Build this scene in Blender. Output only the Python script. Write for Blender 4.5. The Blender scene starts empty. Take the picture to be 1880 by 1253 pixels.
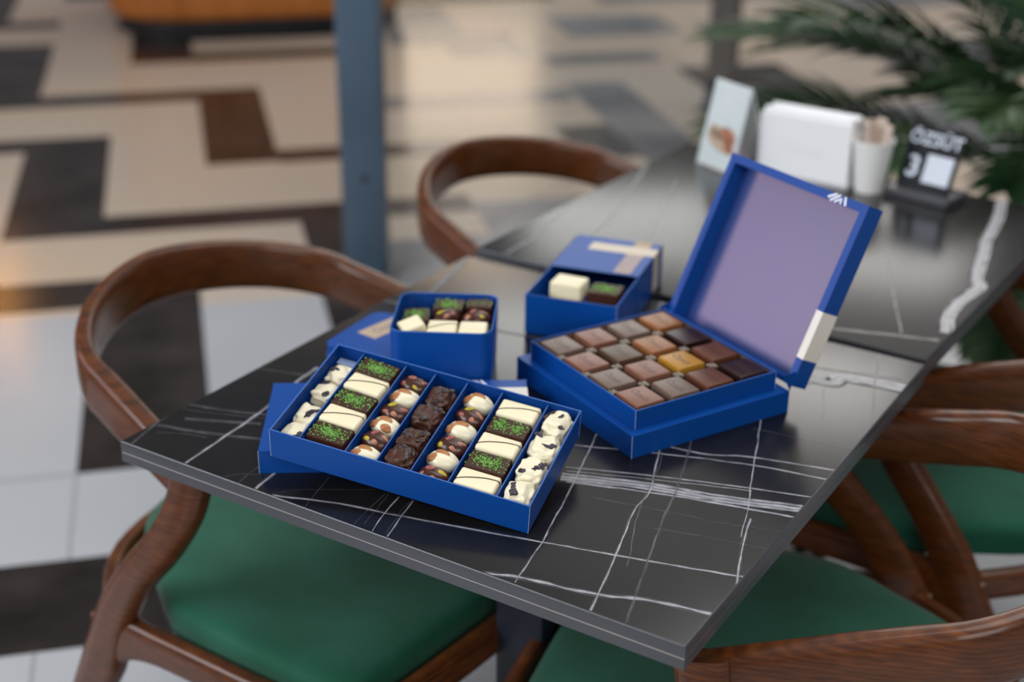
import bpy, bmesh, math, random
from mathutils import Vector, Matrix, noise
C = bpy.context.scene.collection
S = bpy.context.scene
R = math.radians
random.seed(7)

# ---------------------------------------------------------------- camera
cam_data = bpy.data.cameras.new('camera')
cam = bpy.data.objects.new('camera', cam_data)
C.objects.link(cam)
CAM = Vector((1.10721733, -0.95143414, 1.50674625))
rgt = Vector((0.84711037, 0.53133021, 0.00960362))
up = Vector((-0.22609986, 0.34400336, 0.91133997))
fwd = Vector((-0.48091878, 0.77417691, -0.41154251))
mw = Matrix((rgt, up, -fwd)).transposed().to_4x4()
mw.translation = CAM
cam.matrix_world = mw
cam_data.sensor_width = 36.0
cam_data.lens = 2586.33 / 1880 * 36
cam_data.clip_end = 100
cam_data.dof.use_dof = True
cam_data.dof.focus_distance = 1.40
cam_data.dof.aperture_fstop = 2.5
S.camera = cam

# ---------------------------------------------------------------- view + world + lights
S.view_settings.view_transform = 'Standard'
S.view_settings.look = 'None'
S.view_settings.gamma = 1
S.view_settings.use_curve_mapping = False
S.view_settings.exposure = 0.16

w = bpy.data.worlds.new('world'); S.world = w
w.use_nodes = True
nt = w.node_tree; nt.nodes.clear()
out = nt.nodes.new('ShaderNodeOutputWorld'); bg = nt.nodes.new('ShaderNodeBackground')
tc = nt.nodes.new('ShaderNodeTexCoord'); sp = nt.nodes.new('ShaderNodeSeparateXYZ')
rp = nt.nodes.new('ShaderNodeValToRGB')
nt.links.new(tc.outputs['Generated'], sp.inputs[0]); nt.links.new(sp.outputs[2], rp.inputs[0])
nt.links.new(rp.outputs[0], bg.inputs[0]); nt.links.new(bg.outputs[0], out.inputs[0])
cr = rp.color_ramp
cr.elements[0].position = 0.0; cr.elements[0].color = (.08, .075, .07, 1)
cr.elements[1].position = 1.0; cr.elements[1].color = (.42, .44, .48, 1)
for pos, col in ((.10, (.11, .10, .098, 1)), (.3, (.12, .12, .13, 1)), (.6, (.14, .145, .16, 1))):
    e = cr.elements.new(pos); e.color = col
bg.inputs[1].default_value = 1.0

def area(name, loc, aim, size, energy, col, sy=None):
    d = bpy.data.lights.new(name, 'AREA'); d.energy = energy; d.color = col
    d.shape = 'RECTANGLE'; d.size = size; d.size_y = sy or size
    o = bpy.data.objects.new(name, d); C.objects.link(o)
    o.location = loc
    o.rotation_euler = (Vector(aim) - Vector(loc)).to_track_quat('-Z', 'Y').to_euler()
    return o
# daylight from the shopfront behind the camera, overhead skylight, and added lamps for reflections and floor warmth
area('shopfront_daylight', (-2.6, -3.6, 3.0), (0, .5, .6), 3.2, 185, (.88, .94, 1), 2.4)
area('shopfront_fill', (3.2, -2.6, 2.8), (.3, .5, .7), 2.4, 62, (1, .97, .93), 2.0)
area('hall_window', (-2.9, 8.6, 3.9), (0, .6, .75), 4.6, 110, (1, .96, .92), 2.4)  # added lamp, its reflection greys the far tabletop
area('side_window', (-5.4, -1.75, 2.3), (.5, .5, .9), 2.8, 46, (1, .68, .76), 2.0)  # added pink lamp, gives the raised lid its lilac sheen
area('hall_ceiling_panel', (-1.0, 6.0, 4.9), (-1.0, 6.0, 0), 4.2, 34, (1, .95, .89), 5.0)  # added soft lamp, lifts the near right of the tabletop
area('warm_shop_window', (-6.0, 8.4, 1.55), (-2.2, 3.2, .3), 2.6, 24, (1, .74, .54), 1.1)  # added peach lamp, warms the hall floor
area('hall_window_right', (2.6, 8.2, 3.6), (.4, .6, .75), 4.4, 15, (.80, .90, 1), 2.4)  # added cool lamp, lightens the right side of the far table
area('skylight', (.8, 1.6, 4.6), (.4, .8, .75), 2.8, 75, (1, .98, .95))

# ---------------------------------------------------------------- materials
def mat(name, col, rough=.5, spec=.5, coat=0, coat_r=.1, metal=0, bump=0, bscale=40, var=0, vscale=8, col2=None, sheen=0, sss=0, trans=0, detail=4, stretch=None):
    m = bpy.data.materials.new(name); m.use_nodes = True
    t = m.node_tree; b = t.nodes['Principled BSDF']
    b.inputs['Base Color'].default_value = (*col, 1)
    b.inputs['Roughness'].default_value = rough
    b.inputs['Specular IOR Level'].default_value = spec
    b.inputs['Metallic'].default_value = metal
    b.inputs['Coat Weight'].default_value = coat; b.inputs['Coat Roughness'].default_value = coat_r
    if sheen: b.inputs['Sheen Weight'].default_value = sheen
    if sss:
        b.inputs['Subsurface Weight'].default_value = sss
        b.inputs['Subsurface Radius'].default_value = (.004, .003, .002); b.inputs['Subsurface Scale'].default_value = 1
    if trans: b.inputs['Transmission Weight'].default_value = trans
    if bump or var:
        c = t.nodes.new('ShaderNodeTexCoord'); mp = t.nodes.new('ShaderNodeMapping')
        t.links.new(c.outputs['Object'], mp.inputs[0])
        if stretch: mp.inputs['Scale'].default_value = stretch
    if bump:
        n = t.nodes.new('ShaderNodeTexNoise'); n.inputs['Scale'].default_value = bscale; n.inputs['Detail'].default_value = detail
        bp = t.nodes.new('ShaderNodeBump'); bp.inputs['Strength'].default_value = bump; bp.inputs['Distance'].default_value = .002
        t.links.new(mp.outputs[0], n.inputs['Vector']); t.links.new(n.outputs[0], bp.inputs['Height']); t.links.new(bp.outputs[0], b.inputs['Normal'])
    if var:
        n = t.nodes.new('ShaderNodeTexNoise'); n.inputs['Scale'].default_value = vscale; n.inputs['Detail'].default_value = detail
        r = t.nodes.new('ShaderNodeValToRGB')
        c2 = col2 or tuple(min(1, x * (1 + var)) for x in col)
        r.color_ramp.elements[0].position = .35; r.color_ramp.elements[0].color = (*col, 1)
        r.color_ramp.elements[1].position = .68; r.color_ramp.elements[1].color = (*c2, 1)
        t.links.new(mp.outputs[0], n.inputs['Vector']); t.links.new(n.outputs[0], r.inputs[0]); t.links.new(r.outputs[0], b.inputs['Base Color'])
    return m

M = {}
M['stone'] = mat('black_stone', (.006, .0057, .006), .2, .5, bump=.03, bscale=900, var=1, vscale=14, col2=(.010, .0095, .0095))
M['vein'] = mat('grey_vein', (.26, .26, .29), .3, .5, var=1, vscale=130, col2=(.42, .42, .45))
M['vein_dim'] = mat('dim_vein', (.055, .055, .062), .28, .5, var=1, vscale=130, col2=(.10, .10, .105))
M['slab_edge'] = mat('slab_edge', (.055, .057, .065), .3, .5, bump=.1, bscale=300)
M['slab_seam'] = mat('slab_seam', (.45, .40, .36), .5)
M['steel_dark'] = mat('dark_steel', (.012, .015, .026), .45, .5)
M['steel_blue'] = mat('blue_steel', (.055, .09, .13), .45, .5, var=.3, vscale=3)
M['steel_slate'] = mat('slate_steel', (.020, .030, .045), .45, .4)
M['blue'] = mat('blue_card', (.0005, .060, .30), .4, .32, bump=.05, bscale=500, detail=2)
M['blue_in'] = mat('blue_card_inside', (.0006, .045, .24), .5, .25)
M['blue_sheen'] = mat('satin_blue_card', (.003, .030, .17), .32, .9, coat=1, coat_r=.28)
M['blue_edge'] = mat('worn_card_edge', (.03, .12, .42), .6)
M['white_edge'] = mat('bare_card_edge', (.36, .46, .70), .6)
M['cream'] = mat('cream_paper', (.68, .60, .49), .55)
M['cream_white'] = mat('cream_white_paper', (.80, .76, .68), .5)
M['kraft'] = mat('beige_paper', (.50, .38, .27), .6)
M['print_grey'] = mat('grey_print', (.22, .19, .2), .6)
M['print_white'] = mat('white_print', (.85, .86, .9), .5)
M['print_lilac'] = mat('pale_blue_print', (.25, .27, .5), .5)
M['green_seat'] = mat('green_suede', (.006, .075, .040), .75, .2, sheen=.15, bump=.12, bscale=700, var=1, vscale=9, col2=(.012, .105, .062))
M['dark'] = mat('dark_chocolate', (.050, .0165, .009), .42, .28, bump=.12, bscale=160)
M['dark_glossy'] = mat('glossy_dark_chocolate', (.060, .019, .012), .24, .4, bump=.05, bscale=80)
M['cluster_dark'] = mat('milk_dark_chocolate', (.065, .023, .013), .42, .35, bump=.25, bscale=120)
M['white_choc'] = mat('white_chocolate', (.88, .79, .54), .33, .4, sss=.15)
M['white_choc2'] = mat('creamy_white_chocolate', (.86, .79, .57), .26, .5, sss=.15, bump=.04, bscale=60)
M['raisin'] = mat('raisin', (.018, .010, .022), .35, .5, bump=.8, bscale=260)
M['raisin_white'] = mat('dusted_raisin', (.03, .014, .014), .3, .6, bump=.9, bscale=260)
M['green_crumb'] = mat('pistachio_crumb', (.10, .34, .05), .7, .2, var=1, vscale=300, col2=(.32, .56, .15))
M['almond'] = mat('almond_skin', (.36, .13, .045), .45, .4, var=1, vscale=90, col2=(.52, .24, .09), stretch=(1, 6, 6))
M['hazel'] = mat('nut_half', (.50, .24, .13), .4, .4, var=1, vscale=120, col2=(.25, .08, .05))
M['pist'] = mat('pistachio_nut', (.62, .42, .03), .4, .4, var=1, vscale=120, col2=(.35, .33, .03))
M['pink_nut'] = mat('pink_nut', (.42, .14, .10), .4, .4, var=1, vscale=120, col2=(.25, .07, .06))
M['insert'] = mat('black_plastic_insert', (.012, .011, .011), .3, .5)
M['nub'] = mat('bronze_plastic', (.20, .16, .12), .28, .7, metal=.3)
M['gold_rim'] = mat('brown_insert_rim', (.16, .09, .05), .4)
for k, c in dict(milk=(.115, .038, .018), pink=(.205, .085, .055), grey=(.15, .10, .075), tan=(.26, .10, .033), olive=(.085, .048, .026), gold=(.40, .19, .020), deep=(.022, .006, .006)).items():  # tones differ by chocolate and by sheen put into the colour
    M['sq_' + k] = mat(k + '_chocolate', c, .33, .45, bump=.06, bscale=90)
M['imprint'] = mat('pressed_lettering', (.050, .022, .014), .4)
M['white_paper'] = mat('white_paper', (.90, .91, .92), .6)
M['card_face'] = mat('pale_card_print', (.55, .66, .66), .4, var=1, vscale=6, col2=(.70, .75, .76))
M['cup'] = mat('white_cup', (.86, .87, .84), .4)
M['sachet'] = mat('beige_sachet', (.62, .50, .42), .6)
M['sign_black'] = mat('black_sign', (.007, .008, .012), .5, .2)
M['sign_base'] = mat('grey_acrylic_base', (.06, .06, .068), .35)
M['sign_print'] = mat('sign_print', (.55, .60, .68), .4)
M['leaf'] = mat('palm_leaf', (.014, .048, .018), .4, .35, var=1, vscale=5, col2=(.050, .095, .034))
M['rachis'] = mat('palm_stem', (.10, .13, .04), .5)
M['pot'] = mat('oxblood_pot', (.035, .009, .007), .25, .5)
M['soil'] = mat('potting_soil', (.02, .014, .01), .9, bump=1, bscale=60)
M['counter_wood'] = mat('orange_wood', (.50, .17, .030), .4, .5, var=1, vscale=2, col2=(.38, .12, .02), stretch=(6, 6, .3))
M['plinth'] = mat('black_plinth', (.008, .010, .012), .5)
M['tile_light'] = mat('cream_marble', (.40, .415, .435), .22, .4, var=1, vscale=1.6, col2=(.45, .46, .475))  # pale marble near the tables, cool daylight put into the colour
M['tile_warm'] = mat('beige_marble', (.50, .43, .36), .22, .4, var=1, vscale=1.2, col2=(.55, .43, .31))  # same pale marble farther off, warm light put into the colour
M['tile_dark'] = mat('brown_black_marble', (.008, .006, .005), .22, .34, var=1, vscale=5, col2=(.036, .027, .025), detail=8)
M['tile_grey'] = mat('grey_marble', (.13, .13, .135), .2, .45, var=1, vscale=2.2, col2=(.26, .26, .27))  # dark tiles beyond the glass, reflected glare put into the colour
M['grout'] = mat('grout_line', (.30, .31, .33), .6)
M['amber'] = mat('amber_lamp', (.9, .5, .1), .5)
_b = M['amber'].node_tree.nodes['Principled BSDF']; _b.inputs['Emission Color'].default_value = (1, .42, .08, 1); _b.inputs['Emission Strength'].default_value = 45

def wood():
    m = bpy.data.materials.new('walnut_stained_wood'); m.use_nodes = True
    t = m.node_tree; b = t.nodes['Principled BSDF']
    c = t.nodes.new('ShaderNodeTexCoord'); mp = t.nodes.new('ShaderNodeMapping'); mp.inputs['Scale'].default_value = (1.2, 1.2, 6)
    n0 = t.nodes.new('ShaderNodeTexNoise'); n0.inputs['Scale'].default_value = 3.5; n0.inputs['Detail'].default_value = 3
    wv = t.nodes.new('ShaderNodeTexWave'); wv.inputs['Scale'].default_value = 9; wv.inputs['Distortion'].default_value = 7; wv.inputs['Detail'].default_value = 4; wv.inputs['Detail Scale'].default_value = 1.6
    wv.bands_direction = 'Z'
    n = t.nodes.new('ShaderNodeTexNoise'); n.inputs['Scale'].default_value = 26; n.inputs['Detail'].default_value = 6; 
    mx = t.nodes.new('ShaderNodeMix'); mx.data_type = 'FLOAT'; mx.inputs[0].default_value = .82
    r = t.nodes.new('ShaderNodeValToRGB'); e = r.color_ramp.elements
    e[0].position = .25; e[0].color = (.044, .012, .003, 1); e[1].position = .8; e[1].color = (.150, .043, .008, 1)
    q = e.new(.5); q.color = (.086, .024, .0048, 1)
    t.links.new(c.outputs['Object'], mp.inputs[0]); t.links.new(mp.outputs[0], wv.inputs['Vector']); t.links.new(mp.outputs[0], n.inputs['Vector'])
    t.links.new(wv.outputs['Fac'], mx.inputs[2]); t.links.new(n.outputs[0], mx.inputs[3]); t.links.new(mx.outputs[0], r.inputs[0]); t.links.new(r.outputs[0], b.inputs['Base Color'])
    b.inputs['Roughness'].default_value = .36; b.inputs['Specular IOR Level'].default_value = .3; b.inputs['Coat Weight'].default_value = .3; b.inputs['Coat Roughness'].default_value = .14
    return m
M['wood'] = wood()
g = mat('partition_glass', (.9, .94, .94), .0, .5, trans=1); g.node_tree.nodes['Principled BSDF'].inputs['IOR'].default_value = 1.45
M['glass'] = g

# ---------------------------------------------------------------- object helpers
def obj(name, bm, mats, parent=None, smooth=True, angle=40):
    me = bpy.data.meshes.new(name); bmesh.ops.recalc_face_normals(bm, faces=bm.faces); bm.to_mesh(me); bm.free()
    for m in (mats if isinstance(mats, (list, tuple)) else [mats]): me.materials.append(m if not isinstance(m, str) else M[m])
    if smooth:
        for p in me.polygons: p.use_smooth = True
        me.set_sharp_from_angle(angle=R(angle))
    o = bpy.data.objects.new(name, me); C.objects.link(o)
    if parent: o.parent = parent
    return o
def thing(name, label, cat, loc=(0, 0, 0), rotz=0, group=None, rot=None):
    o = bpy.data.objects.new(name, None); C.objects.link(o); o.empty_display_size = .05
    o.location = loc; o.rotation_euler = rot or (0, 0, rotz)
    return tag(o, label, cat, group)
def tag(o, label, cat, group=None, kind=None):
    o['label'] = label; o['category'] = cat
    if group: o['group'] = group
    if kind: o['kind'] = kind
    return o
def copy_tree(o, parent=None):
    c = o.copy(); C.objects.link(c); c.parent = parent
    for ch in list(o.children): copy_tree(ch, c)
    return c
def box(bm, x0, x1, y0, y1, z0, z1, mi=0):
    vs = [bm.verts.new(p) for p in ((x0,y0,z0),(x1,y0,z0),(x1,y1,z0),(x0,y1,z0),(x0,y0,z1),(x1,y0,z1),(x1,y1,z1),(x0,y1,z1))]
    fs = [bm.faces.new([vs[i] for i in f]) for f in ((3,2,1,0),(4,5,6,7),(0,1,5,4),(1,2,6,5),(2,3,7,6),(3,0,4,7))]
    for f in fs: f.material_index = mi
    return vs, fs
def bevelled(bm, w, seg=2):
    bmesh.ops.bevel(bm, geom=list(bm.edges), offset=w, segments=seg, profile=.6, affect='EDGES')
def rbox(x0, x1, y0, y1, z0, z1, bev=.001, seg=2):
    bm = bmesh.new(); box(bm, x0, x1, y0, y1, z0, z1); bevelled(bm, bev, seg); return bm
def catmull(P, n=6):
    P = [Vector(p) for p in P]; o = []
    for i in range(len(P) - 1):
        a, b, c, d = P[max(i-1, 0)], P[i], P[i+1], P[min(i+2, len(P)-1)]
        for k in range(n):
            t = k / n
            o.append(.5 * ((2*b) + (c-a)*t + (2*a-5*b+4*c-d)*t*t + (3*b-a-3*c+d)*t**3))
    o.append(P[-1]); return o
def lerp_list(L, n):
    o = []
    for i in range(n):
        t = i / (n-1) * (len(L)-1); k = min(int(t), len(L)-2); o.append(L[k] + (L[k+1]-L[k]) * (t-k))
    return o
def sweep(bm, path, wid, thk, side, mi=0, power=3.2, nseg=16, taper_end=True):
    """rounded-rectangle section swept along path; `side` is the thickness direction (vector or function of index)"""
    n = len(path); wid = lerp_list(wid, n); thk = lerp_list(thk, n); rings = []
    for i, p in enumerate(path):
        t = (path[min(i+1, n-1)] - path[max(i-1, 0)]).normalized()
        s = side(i) if callable(side) else Vector(side)
        s = (s - t * s.dot(t)).normalized(); u = t.cross(s)
        ring = []
        for k in range(nseg):
            a = 2*math.pi*(k+.5)/nseg; ca, sa = math.cos(a), math.sin(a)
            x = math.copysign(abs(ca)**(2/power), ca); y = math.copysign(abs(sa)**(2/power), sa)
            ring.append(bm.verts.new(p + u*(x*wid[i]/2) + s*(y*thk[i]/2)))
        rings.append(ring)
    for a, b in zip(rings, rings[1:]):
        for k in range(nseg):
            f = bm.faces.new((a[k], a[(k+1) % nseg], b[(k+1) % nseg], b[k])); f.material_index = mi
    for rg in (rings[0], rings[-1]):
        f = bm.faces.new(rg); f.material_index = mi
def tube(bm, path, r, mi=0, n=8):
    rr = r if isinstance(r, (list, tuple)) else [r, r]
    path = [Vector(p) for p in path]
    d = path[-1] - path[0]; s = Vector((0, 0, 1)) if abs(d.normalized().z) < .9 else Vector((1, 0, 0))
    sweep(bm, path, [2*x for x in rr], [2*x for x in rr], s, mi, 2, n)
def ellipsoid(bm, c, r, rot=None, mi=0, sub=2, tip=0):
    res = bmesh.ops.create_icosphere(bm, subdivisions=sub, radius=1)
    vs = res['verts']
    for v in vs:
        p = v.co.copy()
        if tip: k = 1 - tip * max(0, p.x) ** 2; p.y *= k; p.z *= k
        p = Vector((p.x*r[0], p.y*r[1], p.z*r[2]))
        if rot: p = rot @ p
        v.co = p + Vector(c)
    fs = {f for v in vs for f in v.link_faces}
    for f in fs: f.material_index = mi
    return vs
def lathe(bm, prof, n=40, mi=0, cap=True):
    rings = [[bm.verts.new((r*math.cos(2*math.pi*k/n), r*math.sin(2*math.pi*k/n), z)) for k in range(n)] for r, z in prof]
    for a, b in zip(rings, rings[1:]):
        for k in range(n):
            f = bm.faces.new((a[k], a[(k+1) % n], b[(k+1) % n], b[k])); f.material_index = mi
    if cap: bm.faces.new(rings[0]); bm.faces.new(rings[-1])
def rrect(w, h, r, n=8):
    """rounded rectangle outline, centred"""
    o = []
    for cx, cy, a0 in ((w/2-r, h/2-r, 0), (-w/2+r, h/2-r, 90), (-w/2+r, -h/2+r, 180), (w/2-r, -h/2+r, 270)):
        for k in range(n+1):
            a = R(a0 + 90*k/n); o.append((cx + r*math.cos(a), cy + r*math.sin(a)))
    return o
def prism(bm, outline, z0, z1, mi=0):
    a = [bm.verts.new((x, y, z0)) for x, y in outline]; b = [bm.verts.new((x, y, z1)) for x, y in outline]
    n = len(a)
    for k in range(n): bm.faces.new((a[k], a[(k+1) % n], b[(k+1) % n], b[k])).material_index = mi
    bm.faces.new(a).material_index = mi; bm.faces.new(b).material_index = mi
def text_bm(s, size, depth=.0002, bold=0):
    cu = bpy.data.curves.new('t', 'FONT'); cu.body = s; cu.size = size; cu.extrude = depth; cu.align_x = 'CENTER'; cu.align_y = 'CENTER'; cu.offset = bold; cu.resolution_u = 3
    o = bpy.data.objects.new('t', cu); C.objects.link(o)
    dg = bpy.context.evaluated_depsgraph_get(); me = bpy.data.meshes.new_from_object(o.evaluated_get(dg))
    bm = bmesh.new(); bm.from_mesh(me)
    bpy.data.objects.remove(o); bpy.data.curves.remove(cu); bpy.data.meshes.remove(me)
    return bm

# ---------------------------------------------------------------- the setting
TH = R(45.3)
def fl(u, v): return (u*math.cos(TH) - v*math.sin(TH), u*math.sin(TH) + v*math.cos(TH))
FLOOR_MATS = ['tile_light', 'tile_dark', 'tile_warm', 'tile_grey', 'grout']
fb = bmesh.new()
def frect(u0, u1, v0, v1, mi, z=0.0):
    f = fb.faces.new([fb.verts.new((*fl(u, v), z)) for u, v in ((u0, v0), (u1, v0), (u1, v1), (u0, v1))]); f.material_index = mi
frect(-9, 12, -7, 2.2, 0)
frect(-9, 12, 2.2, 14, 2)
DARK = [(-9, -.48, 4.56, 5.60), (-9, .42, 4.42, 4.60), (-.12, .16, 5.13, 5.95), (.16, 1.0, 5.12, 5.30), (.16, 1.0, 5.56, 5.75),
    (-9, -.48, 5.58, 5.62), (.16, .42, 3.5, 4.54), (.42, 1.1, 3.48, 3.64), (-.48, -.18, 2.85, 3.92), (-9, -.18, 3.78, 3.95), (-.48, 1.0, 2.83, 3.0),
    (.43, .62, 1.0, 2.95), (-9, .1, 2.24, 2.45), (-.19, .1, 1.31, 2.3), (-9, 9, .68, .97), (.44, 9, .97, 1.4),
    (-9, -.83, 1.25, 2.0), (-2.2, -.48, 6.0, 6.18), (-9, -.74, 6.18, 7.2), (-.2, 2.2, 6.3, 7.0), (-.5, -.2, 6.75, 7.4),
    (-9, 9, -.3, .05), (-3, -.8, 2.45, 2.9), (2.3, 2.8, 3.8, 4.6), (1.5, 1.9, 3.3, 3.75)]
GREY = [(1.35, 1.72, 5.0, 5.5), (.9, 1.7, 4.12, 4.32), (1.75, 2.3, 4.75, 4.95), (2.0, 2.6, 5.3, 5.8), (1.1, 1.5, 5.3, 6.2), (1.72, 1.98, 3.2, 4.4), (2.3, 4.5, 3.0, 3.8),
    (.9, 1.4, 3.5, 3.62), (2.7, 3.4, 5.2, 5.5), (3.3, 4.2, 4.4, 4.9), (2.4, 5, 6.1, 6.5), (.62, 1.0, 2.0, 2.6), (1.0, 2.2, 2.4, 2.9), (3.6, 4.4, 5.7, 6.1)]
for k, r_ in enumerate(DARK): frect(*r_, 1, .0004 + .00002*k)
for k, r_ in enumerate(GREY): frect(*r_, 3, .001 + .00002*k)
for u, v0, v1 in ((-.233, .1, .68), (-.83, .97, 2.24), (.12, .1, .68), (-.19, .97, 1.31)): frect(u-.002, u+.002, v0, v1, 4, .0016)
for v, u0, u1 in ((1.31, -.83, -.19),): frect(u0, u1, v-.002, v+.002, 4, .0016)
o = obj('floor', fb, [M[k] for k in FLOOR_MATS], smooth=False); o['kind'] = 'structure'
# recalc may flip separate faces: make every tile face up
for p in o.data.polygons: pass

# ---------------------------------------------------------------- tables
exec_veins = None
VEINS1 = dict(
V1=[(0.4558, 0.2001), (0.5442, 0.2326), (0.6093, 0.248), (0.6997, 0.2779)],
 V1b=[(0.466, 0.1942), (0.5479, 0.2215), (0.6187, 0.2409), (0.7001, 0.259)],
 V1c=[(0.45, 0.2218), (0.542, 0.2575), (0.6367, 0.2887), (0.6998, 0.3069)],
 V1d=[(0.4542, 0.2145), (0.5476, 0.2514), (0.6404, 0.2844)],
 V2=[(0.4986, 0.3218), (0.5249, 0.3252), (0.5678, 0.3321), (0.612, 0.3535), (0.701, 0.3752)],
 V3=[(0.4245, 0.2659), (0.4802, 0.2885), (0.5302, 0.3076), (0.6193, 0.3364), (0.6993, 0.3515)],
 V4=[(0.2209, 0.0009), (0.293, 0.0267), (0.3615, 0.0417), (0.4865, 0.0723), (0.5299, 0.0839), (0.6106, 0.1049), (0.7003, 0.1296)],
 V5=[(0.4856, -0.0006), (0.5188, 0.0121), (0.5947, 0.0279), (0.6381, 0.0455), (0.6998, 0.0578)],
 V6=[(0.506, 0.1809), (0.5982, 0.2004), (0.6382, 0.2063), (0.6997, 0.2264)],
 V7=[(0.5866, 0.1616), (0.6511, 0.1779), (0.6984, 0.1873)],
 V8=[(0.5846, 0.4172), (0.6978, 0.4304)],
 V9=[(0.5843, 0.5661), (0.5951, 0.5787), (0.6198, 0.5821), (0.6296, 0.6032), (0.7001, 0.6129)],
 V9b=[(0.5679, 0.6079), (0.591, 0.6135), (0.7042, 0.6428)],
 W1=[(0.0008, 0.1082), (0.038, 0.1174), (0.0987, 0.1388), (0.1393, 0.1539)],
 W2=[(0.0226, 0.0793), (0.0589, 0.0948), (0.1048, 0.1168)],
 W3=[(0.0081, 0.0504), (0.0653, 0.0656), (0.1294, 0.0887)],
 W3b=[(0.0033, 0.0948), (0.0581, 0.1139), (0.1077, 0.1332)],
 W4=[(0.0205, 0.0363), (0.0431, 0.0495), (0.0752, 0.0595)],
 W5=[(-0.0056, 0.2261), (0.052, 0.2413), (0.0813, 0.255)],
 U1=[(0.0977, 0.0024), (0.0921, 0.0582), (0.0871, 0.1181), (0.0802, 0.1602), (0.0679, 0.2224), (0.0624, 0.2707)],
 U2=[(0.0158, 0.0024), (0.0048, 0.0451), (-0.0019, 0.093)],
 U3=[(0.1991, 0.0001), (0.1937, 0.0322), (0.1917, 0.0724)],
 U4=[(0.1747, 0.0018), (0.1688, 0.0387), (0.1636, 0.0687)],
 Ua=[(0.1538, 0.0035), (0.1645, 0.0174), (0.1929, 0.0331)],
 U5=[(0.2654, 0.0022), (0.2475, 0.0645)],
 Ub=[(0.218, 0.0043), (0.2418, 0.0278), (0.3058, 0.0694)],
 U6=[(0.3291, 0.0031), (0.324, 0.0287), (0.3185, 0.0696)],
 U6b=[(0.3365, 0.0079), (0.3289, 0.0435), (0.3212, 0.0727)],
 U7=[(0.3527, 0.0012), (0.3422, 0.0342), (0.3351, 0.0711)],
 U8=[(0.3709, 0.0022), (0.3597, 0.0405), (0.3521, 0.0729)],
 U8b=[(0.3665, 0.0054), (0.3562, 0.0395), (0.35, 0.0689)],
 U9=[(0.5206, 0.0034), (0.5117, 0.0466), (0.5066, 0.0735), (0.5007, 0.0972), (0.4916, 0.1299), (0.4833, 0.1621), (0.4743, 0.1926), (0.458, 0.2488), (0.442, 0.3036), (0.4305, 0.3441)],
 U10=[(0.6027, 0.0021), (0.5798, 0.0907), (0.5558, 0.1755), (0.5503, 0.2231), (0.5368, 0.2612), (0.5186, 0.3106), (0.5022, 0.3586)],
 U10b=[(0.5959, 0.0853), (0.5887, 0.1068), (0.5655, 0.1628), (0.5479, 0.2215), (0.5354, 0.2745), (0.5223, 0.31)],
 U11=[(0.6391, 0.0036), (0.6105, 0.0992), (0.5816, 0.2038), (0.574, 0.2385), (0.5495, 0.3188), (0.5331, 0.363)],
 U12=[(0.7, 0.1087), (0.6741, 0.1857), (0.6619, 0.2317)],
 U12b=[(0.6678, 0.1935), (0.6514, 0.2491), (0.6358, 0.2922), (0.6125, 0.3598), (0.5845, 0.4414), (0.5653, 0.4999)],
 U13=[(0.7014, 0.4934), (0.6673, 0.5968), (0.6354, 0.7155)],
 U14=[(0.6459, 0.4815), (0.6152, 0.5627)],
 X1=[(-0.001, 0.7009), (0.0221, 0.6305), (0.0375, 0.56), (0.0513, 0.5049)],
 X2=[(-0.0095, 0.4858), (0.0314, 0.494), (0.1332, 0.491), (0.2025, 0.4912), (0.2465, 0.4991), (0.294, 0.4912)],
)
VEINS2 = dict(
P1=[(0.6104, 1.4303), (0.6126, 1.3972), (0.6279, 1.3211), (0.6366, 1.2483), (0.6428, 1.1838), (0.6519, 1.1468), (0.664, 1.0751), (0.6734, 1.0264), (0.6859, 0.9919), (0.6782, 0.9262), (0.6799, 0.8627), (0.6947, 0.8047)],
 P2=[(0.4741, 0.7072), (0.5835, 0.7423), (0.693, 0.7763)],
 P3=[(0.5425, 1.0216), (0.591, 0.8997), (0.6443, 0.7715)],
 P4=[(0.0168, 1.2646), (0.1014, 0.964), (0.1363, 0.7797)],
 P5=[(-0.0113, 1.0931), (0.0401, 0.8608), (0.0482, 0.7351)],
 P6=[(0.1006, 1.2048), (0.1839, 0.9564), (0.2289, 0.8138)],
)
W1 = dict(V1=(.0085, 1), V1b=(.0026, 1), V1c=(.0019, 1), V1d=(.0012, 1), V2=(.0020, 1), V3=(.0017, 1), V4=(.0022, 1), V5=(.0032, 1), V6=(.0008, 0), V7=(.0007, 0), V8=(.0007, 0), V9=(.0110, 1), V9b=(.0022, 0),
    W1=(.0024, 0), W2=(.003, 0), W3=(.003, 0), W3b=(.0012, 0), W4=(.0012, 0), W5=(.0016, 0), U1=(.0026, 1), U2=(.0018, 0), U3=(.0030, 1), U4=(.0012, 0), Ua=(.0008, 0), U5=(.0006, 0), Ub=(.0005, 0),
    U6=(.0006, 0), U6b=(.0006, 0), U7=(.0011, 1), U8=(.0013, 1), U8b=(.0006, 0), U9=(.0013, 1), U10=(.0015, 1), U10b=(.0009, 0), U11=(.0013, 0), U12=(.0018, 1), U12b=(.0011, 1), U13=(.0014, 0), U14=(.001, 0), X1=(.006, 0), X2=(.004, 0))
W2_ = dict(P1=(.009, 1), P2=(.004, 0), P3=(.0015, 0), P4=(.002, 0), P5=(.002, 0), P6=(.0012, 0))
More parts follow.
